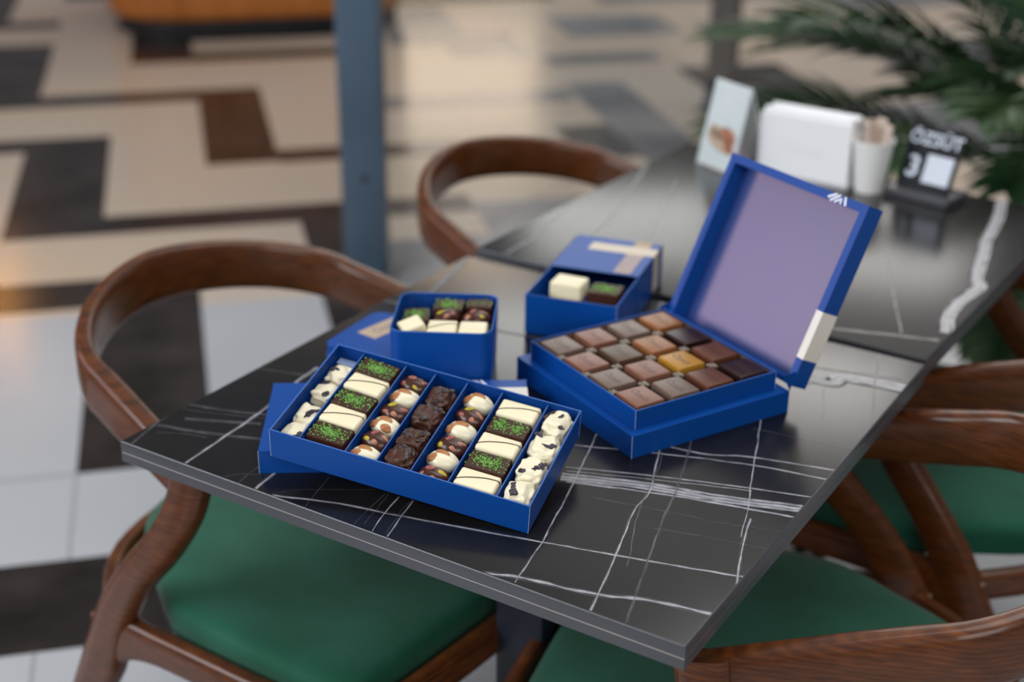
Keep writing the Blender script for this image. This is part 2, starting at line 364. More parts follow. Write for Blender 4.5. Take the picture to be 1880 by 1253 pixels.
def strand(bm, pts, w, mi, z, jit=.4, seed=0, off=0):
    rnd = random.Random(seed)
    P = catmull([(x, y, 0) for x, y in pts], 10); L = []; Rr = []
    n = len(P)
    for i, p in enumerate(P):
        t = (P[min(i+1, n-1)] - P[max(i-1, 0)]).normalized(); s = Vector((-t.y, t.x, 0))
        ww = w * (1 + jit * (noise.noise(Vector((p.x*60, p.y*60, seed))) * 1.6)) * .5
        ww = max(ww, w*.15)
        d = s * (off + (noise.noise(Vector((p.x*45, p.y*45, seed+5))) * .0012 if w < .004 else noise.noise(Vector((p.x*25, p.y*25, seed+5))) * .003))
        L.append(bm.verts.new((p.x + d.x + s.x*ww, p.y + d.y + s.y*ww, z))); Rr.append(bm.verts.new((p.x + d.x - s.x*ww, p.y + d.y - s.y*ww, z)))
    for i in range(n-1):
        bm.faces.new((L[i], Rr[i], Rr[i+1], L[i+1])).material_index = mi
def table(name, label, S_, loc, rotz, veins, widths, inv, z0=.75):
    t = thing(name, label, 'table', loc, rotz)
    bm = bmesh.new()
    vs, fs = box(bm, 0, S_, 0, S_, z0-.0135, z0)
    top = [e for e in bm.edges if all(abs(v.co.z - z0) < 1e-6 for v in e.verts)]
    bmesh.ops.bevel(bm, geom=top, offset=.0022, segments=3, profile=.5, affect='EDGES')
    bm.normal_update()
    for f in bm.faces: f.material_index = 0 if abs(f.normal.z) > .95 else 1
    box(bm, .0006, S_-.0006, .0006, S_-.0006, z0-.0150, z0-.0135, 2)
    box(bm, 0, S_, 0, S_, z0-.026, z0-.0150, 1)
    k = 0
    for nm, pts in veins.items():
        w, br = widths[nm]; k += 1
        pts = [(q.x, q.y) for q in (inv @ Vector((x, y, 0)) for x, y in pts)]
        z = z0 + .00010 + .000002*k
        mi = 3 if br else 4
        if nm in ('V1', 'V9', 'P1'):
            for j in range(9): strand(bm, pts, w*random.uniform(.12, .4), 3 if j % 3 else 4, z + .000001*j, .8, k*10+j, (j-4)*w*.24)
        strand(bm, pts, w*(.6 if nm in ('V1', 'V9') else 1), mi, z, .5, k)
        if w > .0012:
            for j in (-1, 1): strand(bm, pts, w*.25, 4, z, .8, k*7+j, j*w*.9)
    # trim the veins to the slab
    for v in bm.verts:
        if v.co.z > z0 + .00005:
            v.co.x = min(max(v.co.x, .002), S_-.002); v.co.y = min(max(v.co.y, .002), S_-.002)
    obj('tabletop', bm, [M[x] for x in ('stone', 'slab_edge', 'slab_seam', 'vein', 'vein_dim')], t, angle=30)
    c = S_/2
    hx = .034 if z0 < .751 else .013; cxx = .338 if z0 < .751 else .366
    obj('column', rbox(cxx-hx, cxx+hx, c-.04, c+.04, .02, z0-.034, .002), M['steel_dark'], t)
    obj('mounting_plate', rbox(c-.15, c+.15, c-.15, c+.15, z0-.034, z0-.0262, .002), M['steel_dark'], t)
    obj('base_plate', rbox(c-.21, c+.21, c-.21, c+.21, .002, .02, .004), M['steel_dark'], t)
    return t
table('cafe_table', 'black veined stone table carrying the blue chocolate boxes', .70, (0, 0, 0), 0, VEINS1, W1, Matrix())
m2 = Matrix.Translation((-.002, .7275, 0)) @ Matrix.Rotation(R(-1.8), 4, 'Z')
table('cafe_table', 'black veined stone table holding napkins, cup and menu card', .70, (-.002, .7275, 0), R(-1.8), VEINS2, W2_, m2.inverted(), .753)

# ---------------------------------------------------------------- chairs
def ring_path(a, b, z0, tilt, flare, ne, tip, drop=0):
    P = []
    e = 2/ne
    for k in range(6): # left arm from the tip back
        x = tip * (1 - k/6); P.append(Vector((x, -(a + flare*x), z0 - tilt*x)))
    for k in range(33):
        th = -math.pi/2 + math.pi*k/32; cs = abs(math.cos(th))**e; sn = math.copysign(abs(math.sin(th))**e, math.sin(th))
        P.append(Vector((-b*cs, a*sn, z0 + tilt*b*cs)))
    for k in range(6):
        x = tip * ((k+1)/6); P.append(Vector((x, a + flare*x, z0 - tilt*x)))
    return P
def make_chair(label):
    t = thing('dining_chair', label, 'chair')
    # bow-shaped top rail
    a, b = CH['a'] - .012, CH['b'] - .012
    P = ring_path(a, b, CH['z0'] - .036, CH['tilt'], CH['flare'], CH['ne'], .205)
    P2 = P
    n = len(P2)
    def side(i):
        tt = (P2[min(i+1, n-1)] - P2[max(i-1, 0)]); return Vector((tt.y, -tt.x, 0))
    bm = bmesh.new(); sweep(bm, P2, [.060, .070, .073, .074, .076, .078, .076, .074, .073, .070, .060], [.030, .032, .028, .025, .025, .025, .025, .025, .028, .032, .030], side, 0, 4)
    obj('back_rail', bm, M['wood'], t)
    for s in (-1, 1):
        y = lambda v: s*v
        path = catmull([(-.135, y(.305), .0), (-.075, y(.306), .13), (-.015, y(.308), .25), (.035, y(.310), .34), (.075, y(.310), .43), (.120, y(.308), .50), (.168, y(.300), .56), (.203, y(.292), .62), (.215, y(CH['a']+.036), .672)], 5)
        bm = bmesh.new(); sweep(bm, path, [.034, .046, .060, .070, .060, .052, .052, .054, .058], [.026, .028, .030, .032, .032, .032, .034, .034, .032], (0, 1, 0), 0, 3)
        obj('rear_leg', bm, M['wood'], t)
        path = catmull([(.045, y(.310), .375), (.085, y(.309), .392), (.15, y(.308), .400), (.30, y(.306), .405), (.465, y(.300), .408)], 5)
        bm = bmesh.new(); sweep(bm, path, [.085, .066, .050, .048, .050], [.028, .028, .026, .026, .030], (0, 1, 0), 0, 3.4)
        obj('side_rail', bm, M['wood'], t)
        path = catmull([(.468, y(.292), .432), (.470, y(.293), .30), (.476, y(.296), .12), (.482, y(.300), .0)], 5)
        bm = bmesh.new(); sweep(bm, path, [.048, .042, .034, .028], [.044, .040, .032, .026], (0, 1, 0), 0, 3)
        obj('front_leg', bm, M['wood'], t)
    bm = bmesh.new(); sweep(bm, catmull([(.470, -.29, .408), (.482, 0, .408), (.470, .29, .408)], 8), [.050, .048, .050], [.028, .026, .028], (1, 0, 0), 0, 3.4)
    obj('front_rail', bm, M['wood'], t)
    bm = bmesh.new(); sweep(bm, catmull([(.045, -.300, .395), (-.06, -.19, .40), (-.10, 0, .40), (-.06, .19, .40), (.045, .300, .395)], 6), [.045]*2, [.024]*2, lambda i: Vector((1, 0, 0)), 0, 3.4)
    obj('rear_rail', bm, M['wood'], t)
    # upholstered seat: rounded trapezoid with a soft crown
    bm = bmesh.new(); prev = None
    half = [(.462, 0), (.460, .12), (.456, .22), (.446, .268), (.410, .290), (.30, .294), (.17, .292), (.118, .274), (.06, .238), (-.01, .196), (-.060, .145), (-.085, .07)]
    loop = [Vector((x, y, 0)) for x, y in half] + [Vector((-.088, 0, 0))] + [Vector((x, -y, 0)) for x, y in half[:0:-1]]
    nl = len(loop); LP = []
    for i in range(nl):
        a, b, c, d = loop[i-1], loop[i], loop[(i+1) % nl], loop[(i+2) % nl]
        for m in range(3):
            tt = m/3; LP.append(.5*((2*b)+(c-a)*tt+(2*a-5*b+4*c-d)*tt*tt+(3*b-a-3*c+d)*tt**3))
    NS = len(LP)
    def outline(k): return [(.19 + (p.x-.19)*k, p.y*k) for p in LP]
    layers = [(.98, .405), (.985, .43), (.985, .438), (.978, .446), (.96, .452), (.92, .456), (.82, .459), (.6, .461), (.3, .462)]
    for k, z in layers:
        ring = [bm.verts.new((x, yy, z)) for x, yy in outline(k)]
        if prev:
            for i in range(NS): bm.faces.new((prev[i], prev[(i+1) % NS], ring[(i+1) % NS], ring[i]))
        else: bm.faces.new(ring)
        prev = ring
    bm.faces.new(prev)
    obj('seat', bm, M['green_seat'], t)
    return t
CH = dict(a=.248, b=.185, z0=.730, tilt=.25, flare=.20, ne=1.7)
CHAIRS = [((-.183, .388, 0), -3.5, 'bow-back wooden chair with green seat, tucked under the front table on the left'),
    ((-.128, 1.105, 0), -9, 'bow-back wooden chair on the left of the far table, nearest the steel post'),
    ((.834, .414, 0), 191, 'bow-back wooden chair at the bottom right corner, its arm touching the front table'),
    ((.825, 1.09, 0), 181, 'bow-back wooden chair on the right side of the far table, partly out of frame')]
ch0 = make_chair(CHAIRS[0][2])
for i, (l, a, lab) in enumerate(CHAIRS):
    c = ch0 if i == 0 else copy_tree(ch0)
    c.location = l; c.rotation_euler = (0, 0, R(a)); c['label'] = lab; c['group'] = 'bow-back chairs around the tables'

# ---------------------------------------------------------------- card boxes
def open_tray(bm, L, W, H, t, floor=.0012, mi=0, mi_in=1, mi_rim=2, edges=True):
    """open card tray: outer walls, inner walls, pale rim and worn vertical corners"""
    o0 = [bm.verts.new(p) for p in ((0,0,0),(L,0,0),(L,W,0),(0,W,0))]; o1 = [bm.verts.new(p) for p in ((0,0,H),(L,0,H),(L,W,H),(0,W,H))]
    i1 = [bm.verts.new(p) for p in ((t,t,H),(L-t,t,H),(L-t,W-t,H),(t,W-t,H))]; i0 = [bm.verts.new(p) for p in ((t,t,floor),(L-t,t,floor),(L-t,W-t,floor),(t,W-t,floor))]
    bm.faces.new(o0[::-1]).material_index = mi; bm.faces.new(i0).material_index = mi_in
    for k in range(4):
        j = (k+1) % 4
        bm.faces.new((o0[k], o0[j], o1[j], o1[k])).material_index = mi
        bm.faces.new((o1[k], o1[j], i1[j], i1[k])).material_index = mi_rim
        bm.faces.new((i1[k], i1[j], i0[j], i0[k])).material_index = mi_in
    if edges:
        e = .00022
        for x, y in ((0, 0), (L, 0), (L, W), (0, W)): box(bm, x-e, x+e, y-e, y+e, .0003, H, 3)
def closed_box(bm, L, W, H, mi=0, edge=3):
    box(bm, 0, L, 0, W, 0, H, mi)
    e = .0003
    for x, y in ((0, 0), (L, 0), (L, W), (0, W)): box(bm, x-e, x+e, y-e, y+e, 0, H, edge)
BM = [M['blue'], M['blue_in'], M['blue_edge'], M['white_edge']]

# --- long assortment box: lid lying on the table, tray resting across it
bm = bmesh.new(); closed_box(bm, .297, .166, .027)
o = obj('box_lid', bm, BM, smooth=False); o.location = (.1801, .029, .7502); o.rotation_euler = (0, 0, .6119)
tag(o, 'blue card lid lying under the long seven-column chocolate box', 'box lid')
lidp = o
bm = bmesh.new(); box(bm, .185, .2974, .166-.044, .166-.0206, .027, .0273); box(bm, .297, .2974, .166-.044, .166-.0206, .002, .0273)
s = obj('label_band', bm, M['cream_white'], lidp, smooth=False); s['label'] = 'cream white paper band'
bm = bmesh.new()
for k in range(4):
    x0 = .222 + .0065*k; v = [bm.verts.new((x0 + (0 if k < 2 else .006), .166-.014, .0274)), bm.verts.new((x0 + .0035 + (0 if k < 2 else .006), .166-.014, .0274)), bm.verts.new((x0 + .0035 + (.006 if k < 2 else 0), .1655, .0274)), bm.verts.new((x0 + (.006 if k < 2 else 0), .1655, .0274))]
    bm.faces.new(v)
s = obj('striped_emblem', bm, M['print_white'], lidp, smooth=False); s['label'] = 'white slanted stripe emblem'
TL, TW, THt = .2885, .1614, .037
tray = thing('chocolate_box', 'long open blue box with seven columns of assorted chocolates', 'chocolate box', (.2061, .0207, .783), rot=(.1954, .1140, .2188))
bm = bmesh.new(); open_tray(bm, TL, TW, THt, .0016, .0100)
obj('tray_body', bm, BM, tray, smooth=False)
DIV = [.0325, .0845, .120, .158, .199, .2515]
for x in DIV:
    bm = bmesh.new(); box(bm, x-.0006, x+.0006, .0017, TW-.0017, .0101, THt-.003, 1)
    for f in bm.faces:
        if f.normal.z > .9 or all(v.co.z > THt-.0031 for v in f.verts): f.material_index = 2
    obj('divider', bm, BM, tray, smooth=False)
bm = bmesh.new(); box(bm, .004, .030, TW-.013, TW-.003, .020, .0206)
obj('paper_slip', bm, M['white_edge'], tray, smooth=False)
TM = Matrix.LocRotScale(Vector((.2061, .0207, .783)), __import__('mathutils').Euler((.1954, .1140, .2188)), None)

# --- the kinds of sweets
def sprinkle_mesh(L, W, zt, n, seed, two=False, r0=.0015):
    rnd = random.Random(seed); bm = bmesh.new()
    for k in range(n):
        if two: cx = rnd.choice((-.22, .20)) * L; x = rnd.gauss(cx, L*.085); y = rnd.gauss(0, W*.15)
        else: x = rnd.gauss(0, L*.19); y = rnd.gauss(0, W*.14) + x*-.06
        if rnd.random() < .22: x = rnd.uniform(-.47, .47)*L; y = rnd.uniform(-.45, .45)*W
        x = max(-L*.46, min(L*.46, x)); y = max(-W*.44, min(W*.44, y))
        r = r0 * rnd.uniform(.25, .75)
        res = bmesh.ops.create_cone(bm, cap_ends=True, segments=4, radius1=r, radius2=r*rnd.uniform(.2, .9), depth=r*1.3)
        m = Matrix.Translation((x, y, zt + r*.4 + max(0, rnd.gauss(0, .0004)))) @ Matrix.Rotation(rnd.uniform(0, 6), 4, 'Z') @ Matrix.Rotation(rnd.uniform(-1, 1), 4, 'X')
        bmesh.ops.transform(bm, matrix=m, verts=res['verts'])
    return bm
def wob_box(L, W, H, bev, seed, amt=.0004):
    bm = bmesh.new(); box(bm, -L/2, L/2, -W/2, W/2, 0, H)
    bevelled(bm, bev, 4)
    for v in bm.verts:
        n = noise.noise(Vector((v.co.x*60, v.co.y*60, seed*3.1 + v.co.z*40))); v.co += Vector((1, 1, .6)) * n * amt
        k = 1 - .05 * v.co.z / H; v.co.x *= k; v.co.y *= k
    return bm
def dark_square(L=.046, W=.0285, H=.0185, seed=0, two=False, n=270):
    o = obj('filled_chocolate', wob_box(L, W, H, .0026, seed, .0006), M['dark'])
    s = obj('pistachio_crumbs', sprinkle_mesh(L, W, H, n, seed, two), M['green_crumb'], o, smooth=False); s['kind'] = 'stuff'; s['label'] = 'green pistachio crumbs'
    return o
def white_square(L=.046, W=.0285, H=.0185, seed=0, stripe=1):
    o = obj('filled_chocolate', wob_box(L, W, H, .0042, seed, .0003), M['white_choc'])
    if stripe:
        k = .95; P = [(-L*.5*k, -W*.30*stripe, H-.0035), (-L*.46*k, -W*.22*stripe, H-.0002), (-L*.2, -W*.02*stripe, H+.0002), (L*.15, W*.16*stripe, H+.0002), (L*.46*k, W*.20*stripe, H-.0002), (L*.50*k, W*.18*stripe, H-.0035)]
        bm = bmesh.new(); tube(bm, catmull(P, 5), .00055, n=6)
        s = obj('chocolate_stripe', bm, M['dark'], o); s['label'] = 'thin dark drizzled stripe'
    return o
def nut(o, kind, c, r, rz=0, ry=0, rx=0):
    bm = bmesh.new(); ellipsoid(bm, (0, 0, 0), r, None, 0, 2, .45 if kind == 'almond' else .15)
    nm = {'almond': 'almond', 'hazel': 'nut_half', 'pist': 'pistachio', 'pink_nut': 'nut_piece'}[kind]
    s = obj(nm, bm, M[kind], o); s.location = c; s.rotation_euler = (rx, ry, rz)
def oval(white, seed):
    rnd = random.Random(seed); bm = bmesh.new(); vs = ellipsoid(bm, (0, 0, 0), (.0180, .0127, .0112), None, 0, 4)
    for v in vs:
        x, y, z = v.co
        g = math.exp(-((y-.002)/.0022)**2) * (.0020 if z > 0 else 0)     # lengthwise groove between the two lobes
        v.co.z = max(z - g, -.0075) + .0075
        v.co += Vector((1, 1, 1)) * noise.noise(Vector((x*110, y*110, seed*2.3 + z*90))) * .0005
    o = obj('nut_chocolate', bm, M['white_choc2'] if white else M['dark_glossy'])
    h = .0177
    if white:
        a = rnd.uniform(-.4, .4)
        nut(o, 'almond', (-.0085, -.0046, h-.0036), (.0088, .0054, .0026), a + .5, -.42, .32)
        nut(o, 'almond', (-.0018, .0034, h-.0012), (.0086, .0050, .0022), a*.5 - .1, -.08, -.12)
        if rnd.random() < .5: nut(o, 'almond', (.0062, -.0064, h-.0034), (.0088, .0054, .0026), .35, .25, .5)
    else:
        kinds = ['hazel', 'pink_nut', 'hazel', 'pist']; rnd.shuffle(kinds)
        for (x, y, z), k in zip(((-.0086, -.0045, h-.0034), (.0042, -.0062, h-.0030), (.0096, .0020, h-.0034), (-.0046, .0056, h-.0022)), kinds):
            nut(o, k, (x, y, z), (.0062, .0043, .0020), rnd.uniform(-.8, .8), -.3 if x < 0 else .3, .35 if y < 0 else -.35)
    return o
def cluster(white, seed, L=.030, W=.031, H=.020, nr=4):
    rnd = random.Random(seed); bm = bmesh.new(); vs = ellipsoid(bm, (0, 0, 0), (1, 1, 1), None, 0, 5)
    lobes = [(rnd.uniform(-.6, .6), rnd.uniform(-.6, .6), rnd.uniform(.3, .5)) for _ in range(6)]
    fine = 260 if not white else 130
    for v in vs:
        p = v.co.copy()
        e = .66; q = Vector([math.copysign(abs(c)**e, c) for c in p])
        m = 1 + .16*noise.noise(Vector((p.x*2.4, p.y*2.4, p.z*2.4 + seed)))
        for lx, ly, lr in lobes: m += .10*math.exp(-((p.x-lx)**2 + (p.y-ly)**2)/lr**2/.6) * (p.z > -.2)
        if not white: m -= .05*abs(math.sin(p.x*5.5 + seed)) * (p.z > 0); m += .05*noise.noise(p*5 + Vector((seed, 0, 0)))
        else: m -= .05*abs(math.sin(p.x*4.2 + p.y + seed))**3 * (p.z > 0)
        v.co = Vector((q.x*L*.47*m, q.y*W*.47*m, max(-.42, q.z*.55*m)*H + H*.42))
    o = obj('fruit_cluster', bm, M['white_choc2'] if white else M['cluster_dark'], angle=60)
    me = o.data
    for k in range(nr):
        x, y = rnd.uniform(-.36, .36)*L, rnd.uniform(-.36, .36)*W
        zt = max((v.co.z for v in me.vertices if (v.co.x-x)**2 + (v.co.y-y)**2 < .0000045), default=H*.8)
        b2 = bmesh.new(); vv = ellipsoid(b2, (0, 0, 0), (rnd.uniform(.0042, .0070), rnd.uniform(.0022, .0040), .0011), None, 0, 3)
        for v in vv: v.co *= 1 + .75*noise.noise(v.co*330 + Vector((seed+k*3, 0, 0)))
        s = obj('dried_fruit', b2, M['raisin'] if white else M['raisin_white'], o); s.location = (x, y, zt - .0004); s.rotation_euler = (rnd.uniform(-.2, .2), rnd.uniform(-.2, .2), rnd.uniform(0, 3))
    return o
def put(o, x, y, z, rz, label, cat, group, base=TM, tilt=(0, 0)):
    m = base @ Matrix.Translation((x, y, z)) @ Matrix.Rotation(rz, 4, 'Z') @ Matrix.Rotation(tilt[0], 4, 'X') @ Matrix.Rotation(tilt[1], 4, 'Y')
    l, q, s = m.decompose(); o.location = l; o.rotation_euler = q.to_euler()
    return tag(o, label, cat, group)
COLX = [0.0016] + DIV + [TL-.0016]
def cx(i): return (COLX[i] + COLX[i+1]) / 2
ORD = {5: ['nearest front wall', 'second from the front', 'middle', 'second from the back', 'at the back wall'],
       6: ['nearest front wall', 'second from front', 'third from front', 'third from back', 'second from back', 'at the back wall'],
       4: ['nearest front wall', 'second from front', 'second from back', 'at the back wall']}
COLN = ['leftmost', 'second', 'third', 'middle', 'fifth', 'sixth', 'rightmost']
Z0 = .0102
cols5 = {1: 'DWDWD', 5: 'WDWDW'}
sd = 3
for col, seq in cols5.items():
    for k, ch in enumerate(seq):
        sd += 1; y = (.0235 if col == 1 else .0190) + k*(.0292 if col == 1 else .0298); rz = random.uniform(-.03, .03) - (.05 if col == 1 else 0)
        if ch == 'D':
            o = dark_square(seed=sd, two=(col == 5 and k == 3)); lab = f'dark chocolate block with green crumbs, {ORD[5][k]}, {COLN[col]} column of long box'
            put(o, cx(col), y, Z0 + (.0065 if col == 1 else .0045), rz, lab, 'chocolate', 'chocolate blocks in the long box', tilt=(random.uniform(-.03, .03), 0))
        else:
            o = white_square(seed=sd, stripe=1); lab = f'white chocolate block with thin dark stripe, {ORD[5][k]}, {COLN[col]} column of long box'
            put(o, cx(col), y, Z0 + (.0075 if col == 1 else .0055), rz, lab, 'chocolate', 'chocolate blocks in the long box', tilt=(random.uniform(-.03, .03), 0))
cols6 = {2: 'WDWDWD', 4: 'DWDWDW'}
for col, seq in cols6.items():
    for k, ch in enumerate(seq):
        sd += 1; y = .0155 + k*.0252
        o = oval(ch == 'W', sd)
        lab = (f'oval white chocolate with almonds, {ORD[6][k]}, {COLN[col]} column of long box' if ch == 'W' else f'oval dark chocolate with nut pieces, {ORD[6][k]}, {COLN[col]} column of long box')
        put(o, cx(col) + random.uniform(-.0006, .0006), y, Z0 + .0050, random.uniform(-.18, .12), lab, 'chocolate', 'nut chocolates in the long box', tilt=(random.uniform(-.1, .1), 0))
YC = {0: (.021, .051, .094, .127), 3: (.022, .053, .094, .127), 6: (.020, .057, .096, .137)}
for col in (0, 3, 6):
    for k in range(4):
        sd += 1; wh = col != 3
        o = cluster(wh, sd, L={0: .0295, 3: .034, 6: .033}[col], W={0: .034, 3: .036, 6: .0385}[col], H={0: .018, 3: .024, 6: .024}[col], nr={0: 2, 3: 5, 6: 3}[col])
        lab = (f'lumpy white chocolate with dried fruit, {ORD[4][k]}, {COLN[col]} column of long box' if wh else f'lumpy dark chocolate cluster, {ORD[4][k]}, middle column of long box')
        put(o, cx(col) + (.0016 if col == 0 else .0004), YC[col][k], Z0 + (.0004 if col == 0 else .003), random.uniform(-.1, .1), lab, 'chocolate', 'fruit clusters in the long box')

# --- square box with hinged lid
by = 1.1066
bb = thing('chocolate_box', 'square blue box with raised lid holding sixteen square chocolates', 'chocolate box', (.5011, .2761, .7502), by)
bm = bmesh.new(); closed_box(bm, .2261, .241, .0275)
obj('base', bm, BM, bb, smooth=False)
bm = bmesh.new(); open_tray(bm, .2017, .217, .023, .0014, .0016)
nk = obj('inner_tray', bm, BM, bb, smooth=False); nk.location = (.0122, .012, .0277)
bm = bmesh.new(); box(bm, .0016, .2001, .0016, .2154, .0017, .0100, 0)
e_ = .0012
for x0, x1, y0, y1 in ((.0016, .2001, .0016, .0016+e_), (.0016, .2001, .2154-e_, .2154), (.0016, .0016+e_, .0016, .2154), (.2001-e_, .2001, .0016, .2154)): box(bm, x0, x1, y0, y1, .010, .0205, 1)
for k in (1, 2, 3):
    box(bm, .004, .1977, .0016+.05345*k-.0012, .0016+.05345*k+.0012, .010, .0150, 0)
    box(bm, .0016+.0496*k-.0012, .0016+.0496*k+.0012, .004, .213, .010, .0150, 0)
ins = obj('plastic_insert', bm, [M['insert'], M['gold_rim']], bb, smooth=False); ins.location = nk.location
def nub_bm():
    bm = bmesh.new()
    for a in (0, math.pi/2): ellipsoid(bm, (0, 0, 0), (.0080, .0027, .0028), Matrix.Rotation(a + .75, 3, 'Z'), 0, 2)
    return bm
nub0 = None
for i in range(0, 5):
    for j in range(0, 5):
        if i in (4,) or j in (0, 4) and i in (0, 4): continue
        x = .0016 + .0496*i; y = .0016 + .05345*j
        if i == 0 and j in (0, 4): continue
        x = min(max(x, .008), .194); y = min(max(y, .009), .207)
        if j in (0, 4) : continue
        if nub0 is None: nub0 = n_ = obj('spacer_nub', nub_bm(), M['nub'], bb)
        else: n_ = nub0.copy(); C.objects.link(n_)
        n_.location = (nk.location[0] + x, nk.location[1] + y, nk.location[2] + .0200)
# lid, its local frame: x along the hinge from the near corner, y up the lid, z to the back of it
AL = 1.1463; LW, LL, LT = .243, .2255, .0250
Xv, Yv, Zv = Vector((1, 0, 0)), Vector((0, 1, 0)), Vector((0, 0, 1))
D = math.cos(AL)*Xv + math.sin(AL)*Zv; N = math.sin(AL)*Xv - math.cos(AL)*Zv
LM = Matrix(((Yv.x, D.x, N.x, .2262), (Yv.y, D.y, N.y, -.002), (Yv.z, D.z, N.z, .0345), (0, 0, 0, 1)))
def lidobj(name, bm, mats, smooth=False):
    bmesh.ops.transform(bm, matrix=LM, verts=bm.verts)
    return obj(name, bm, mats, lid_o if name != 'lid' else bb, smooth=smooth)
bm = bmesh.new(); t = .0105
q = lambda x, y, z: bm.verts.new((x, y, z))
o0 = [q(0,0,0), q(LW,0,0), q(LW,LL,0), q(0,LL,0)]; i0 = [q(t,t*.6,0), q(LW-t,t*.6,0), q(LW-t,LL-t,0), q(t,LL-t,0)]
ib = [q(t,t*.6,LT-.0025), q(LW-t,t*.6,LT-.0025), q(LW-t,LL-t,LT-.0025), q(t,LL-t,LT-.0025)]; ob = [q(0,0,LT), q(LW,0,LT), q(LW,LL,LT), q(0,LL,LT)]
for k in range(4):
    j = (k+1) % 4
    bm.faces.new((o0[k], o0[j], i0[j], i0[k])).material_index = 0
    bm.faces.new((i0[k], i0[j], ib[j], ib[k])).material_index = 0
    bm.faces.new((o0[k], o0[j], ob[j], ob[k])).material_index = 0
bm.faces.new(ib).material_index = 1; bm.faces.new(ob).material_index = 0
lid_o = None
lid_o = lidobj('lid', bm, [M['blue'], M['blue_sheen']])
bm = bmesh.new(); e = .0004; y0, y1 = .15*LL, .415*LL
box(bm, -e, t, y0, y1, -e, 0); box(bm, -e, 0, y0, y1, 0, LT+e); box(bm, 0, .05, y0, y1, LT, LT+e)
s = lidobj('label_band', bm, M['cream_white']); s['label'] = 'cream white paper band'
bm = bmesh.new()
def bar(x0, y0, x1, y1, w):
    d = Vector((x1-x0, y1-y0, 0)).normalized(); nrm = Vector((-d.y, d.x, 0))*w/2
    P = [Vector((x0, y0, 0))+nrm, Vector((x0, y0, 0))-nrm, Vector((x1, y1, 0))-nrm, Vector((x1, y1, 0))+nrm]
    a = [bm.verts.new((p.x, p.y, -.0004)) for p in P]; b = [bm.verts.new((p.x, p.y, 0)) for p in P]
    for k in range(4): bm.faces.new((a[k], a[(k+1) % 4], b[(k+1) % 4], b[k]))
    bm.faces.new(a); bm.faces.new(b[::-1])
c0 = .040; yb, yt = LL-t+.0003, LL-.0003
bar(c0+.024, yb+.003, c0+.012, yt, .0026); bar(c0+.019, yb, c0+.006, yt, .0026); bar(c0+.012, yb, c0+.0035, yb+.006, .0024)
bar(c0-.006, yb, c0-.002, yt, .0026); bar(c0+.002, yb, c0+.0035, yb+.007, .0022); bar(c0-.0015-.003, yb+.001, c0+.002, yt-.001, .0001)
s = lidobj('striped_emblem', bm, M['print_white']); s['label'] = 'white slanted stripe emblem'
# hinge flap and the folded card straps at both ends
for yy in (-.0005, .2405):
    bm = bmesh.new()
    P = [(.214, yy, .050), (.2262, yy, .028), (.2262 + D.x*.03, yy, .0345 + D.z*.03), (.2262 + D.x*.018, yy, .0345 + D.z*.018)]
    a = [bm.verts.new(p) for p in P]; b = [bm.verts.new((p[0], p[1]+.0006, p[2])) for p in P]
    for k in range(4): bm.faces.new((a[k], a[(k+1) % 4], b[(k+1) % 4], b[k]))
    bm.faces.new(a); bm.faces.new(b[::-1])
    obj('hinge_strap', bm, M['blue'], bb, smooth=False)
BBM = Matrix.LocRotScale(Vector((.5011, .2761, .7502)), __import__('mathutils').Euler((0, 0, by)), None)
KIND = [['pink', 'grey', 'milk', 'deep'], ['grey', 'pink', 'gold', 'milk'], ['pink', 'olive', 'tan', 'deep'], ['grey', 'pink', 'grey', 'tan']]   # [j from the near corner][i towards the lid]
NAMES = dict(pink='rosy brown', grey='greyish brown', milk='milk brown', deep='very dark', gold='golden yellow', olive='olive brown', tan='tan orange')
ROWN = ['row farthest from the lid', 'second row from the front', 'second row from the lid', 'row beside the lid']
POSN = ['nearest the viewer', 'second nearest the viewer', 'second from the far end', 'at the far end']
sqmesh = {}
tm = None
for i in range(4):
    for j in range(4):
        k = KIND[j][i]
        if k not in sqmesh:
            bm = bmesh.new(); vs, fs = box(bm, -.0202, .0202, -.0220, .0220, 0, .0135)
            for v in bm.verts:
                if v.co.z > .01: v.co.x *= .93; v.co.y *= .93
            bevelled(bm, .0014, 3)
            o = obj('square_chocolate', bm, M['sq_' + k]); sqmesh[k] = o.data
            b2 = text_bm('Özsüt', .0130, .00006, 0)
            bmesh.ops.transform(b2, matrix=Matrix.Translation((0, 0, .01355)) @ Matrix.Rotation(-math.pi/2, 4, 'Z'), verts=b2.verts)
            if tm is None:
                s = obj('imprinted_lettering', b2, M['imprint'], o, smooth=False); tm = s.data
            else:
                b2.free(); s = bpy.data.objects.new('imprinted_lettering', tm); C.objects.link(s); s.parent = o
        else:
            o = bpy.data.objects.new('square_chocolate', sqmesh[k]); C.objects.link(o)
            s = bpy.data.objects.new('imprinted_lettering', tm); C.objects.link(s); s.parent = o
        put(o, .0122 + .0016 + .0496*(i+.5), .012 + .0016 + .05345*(j+.5), .0377, random.uniform(-.03, .03),
            f'{NAMES[k]} square chocolate, {ROWN[i]}, {POSN[j]}', 'chocolate', 'square chocolates in the lidded box', BBM)

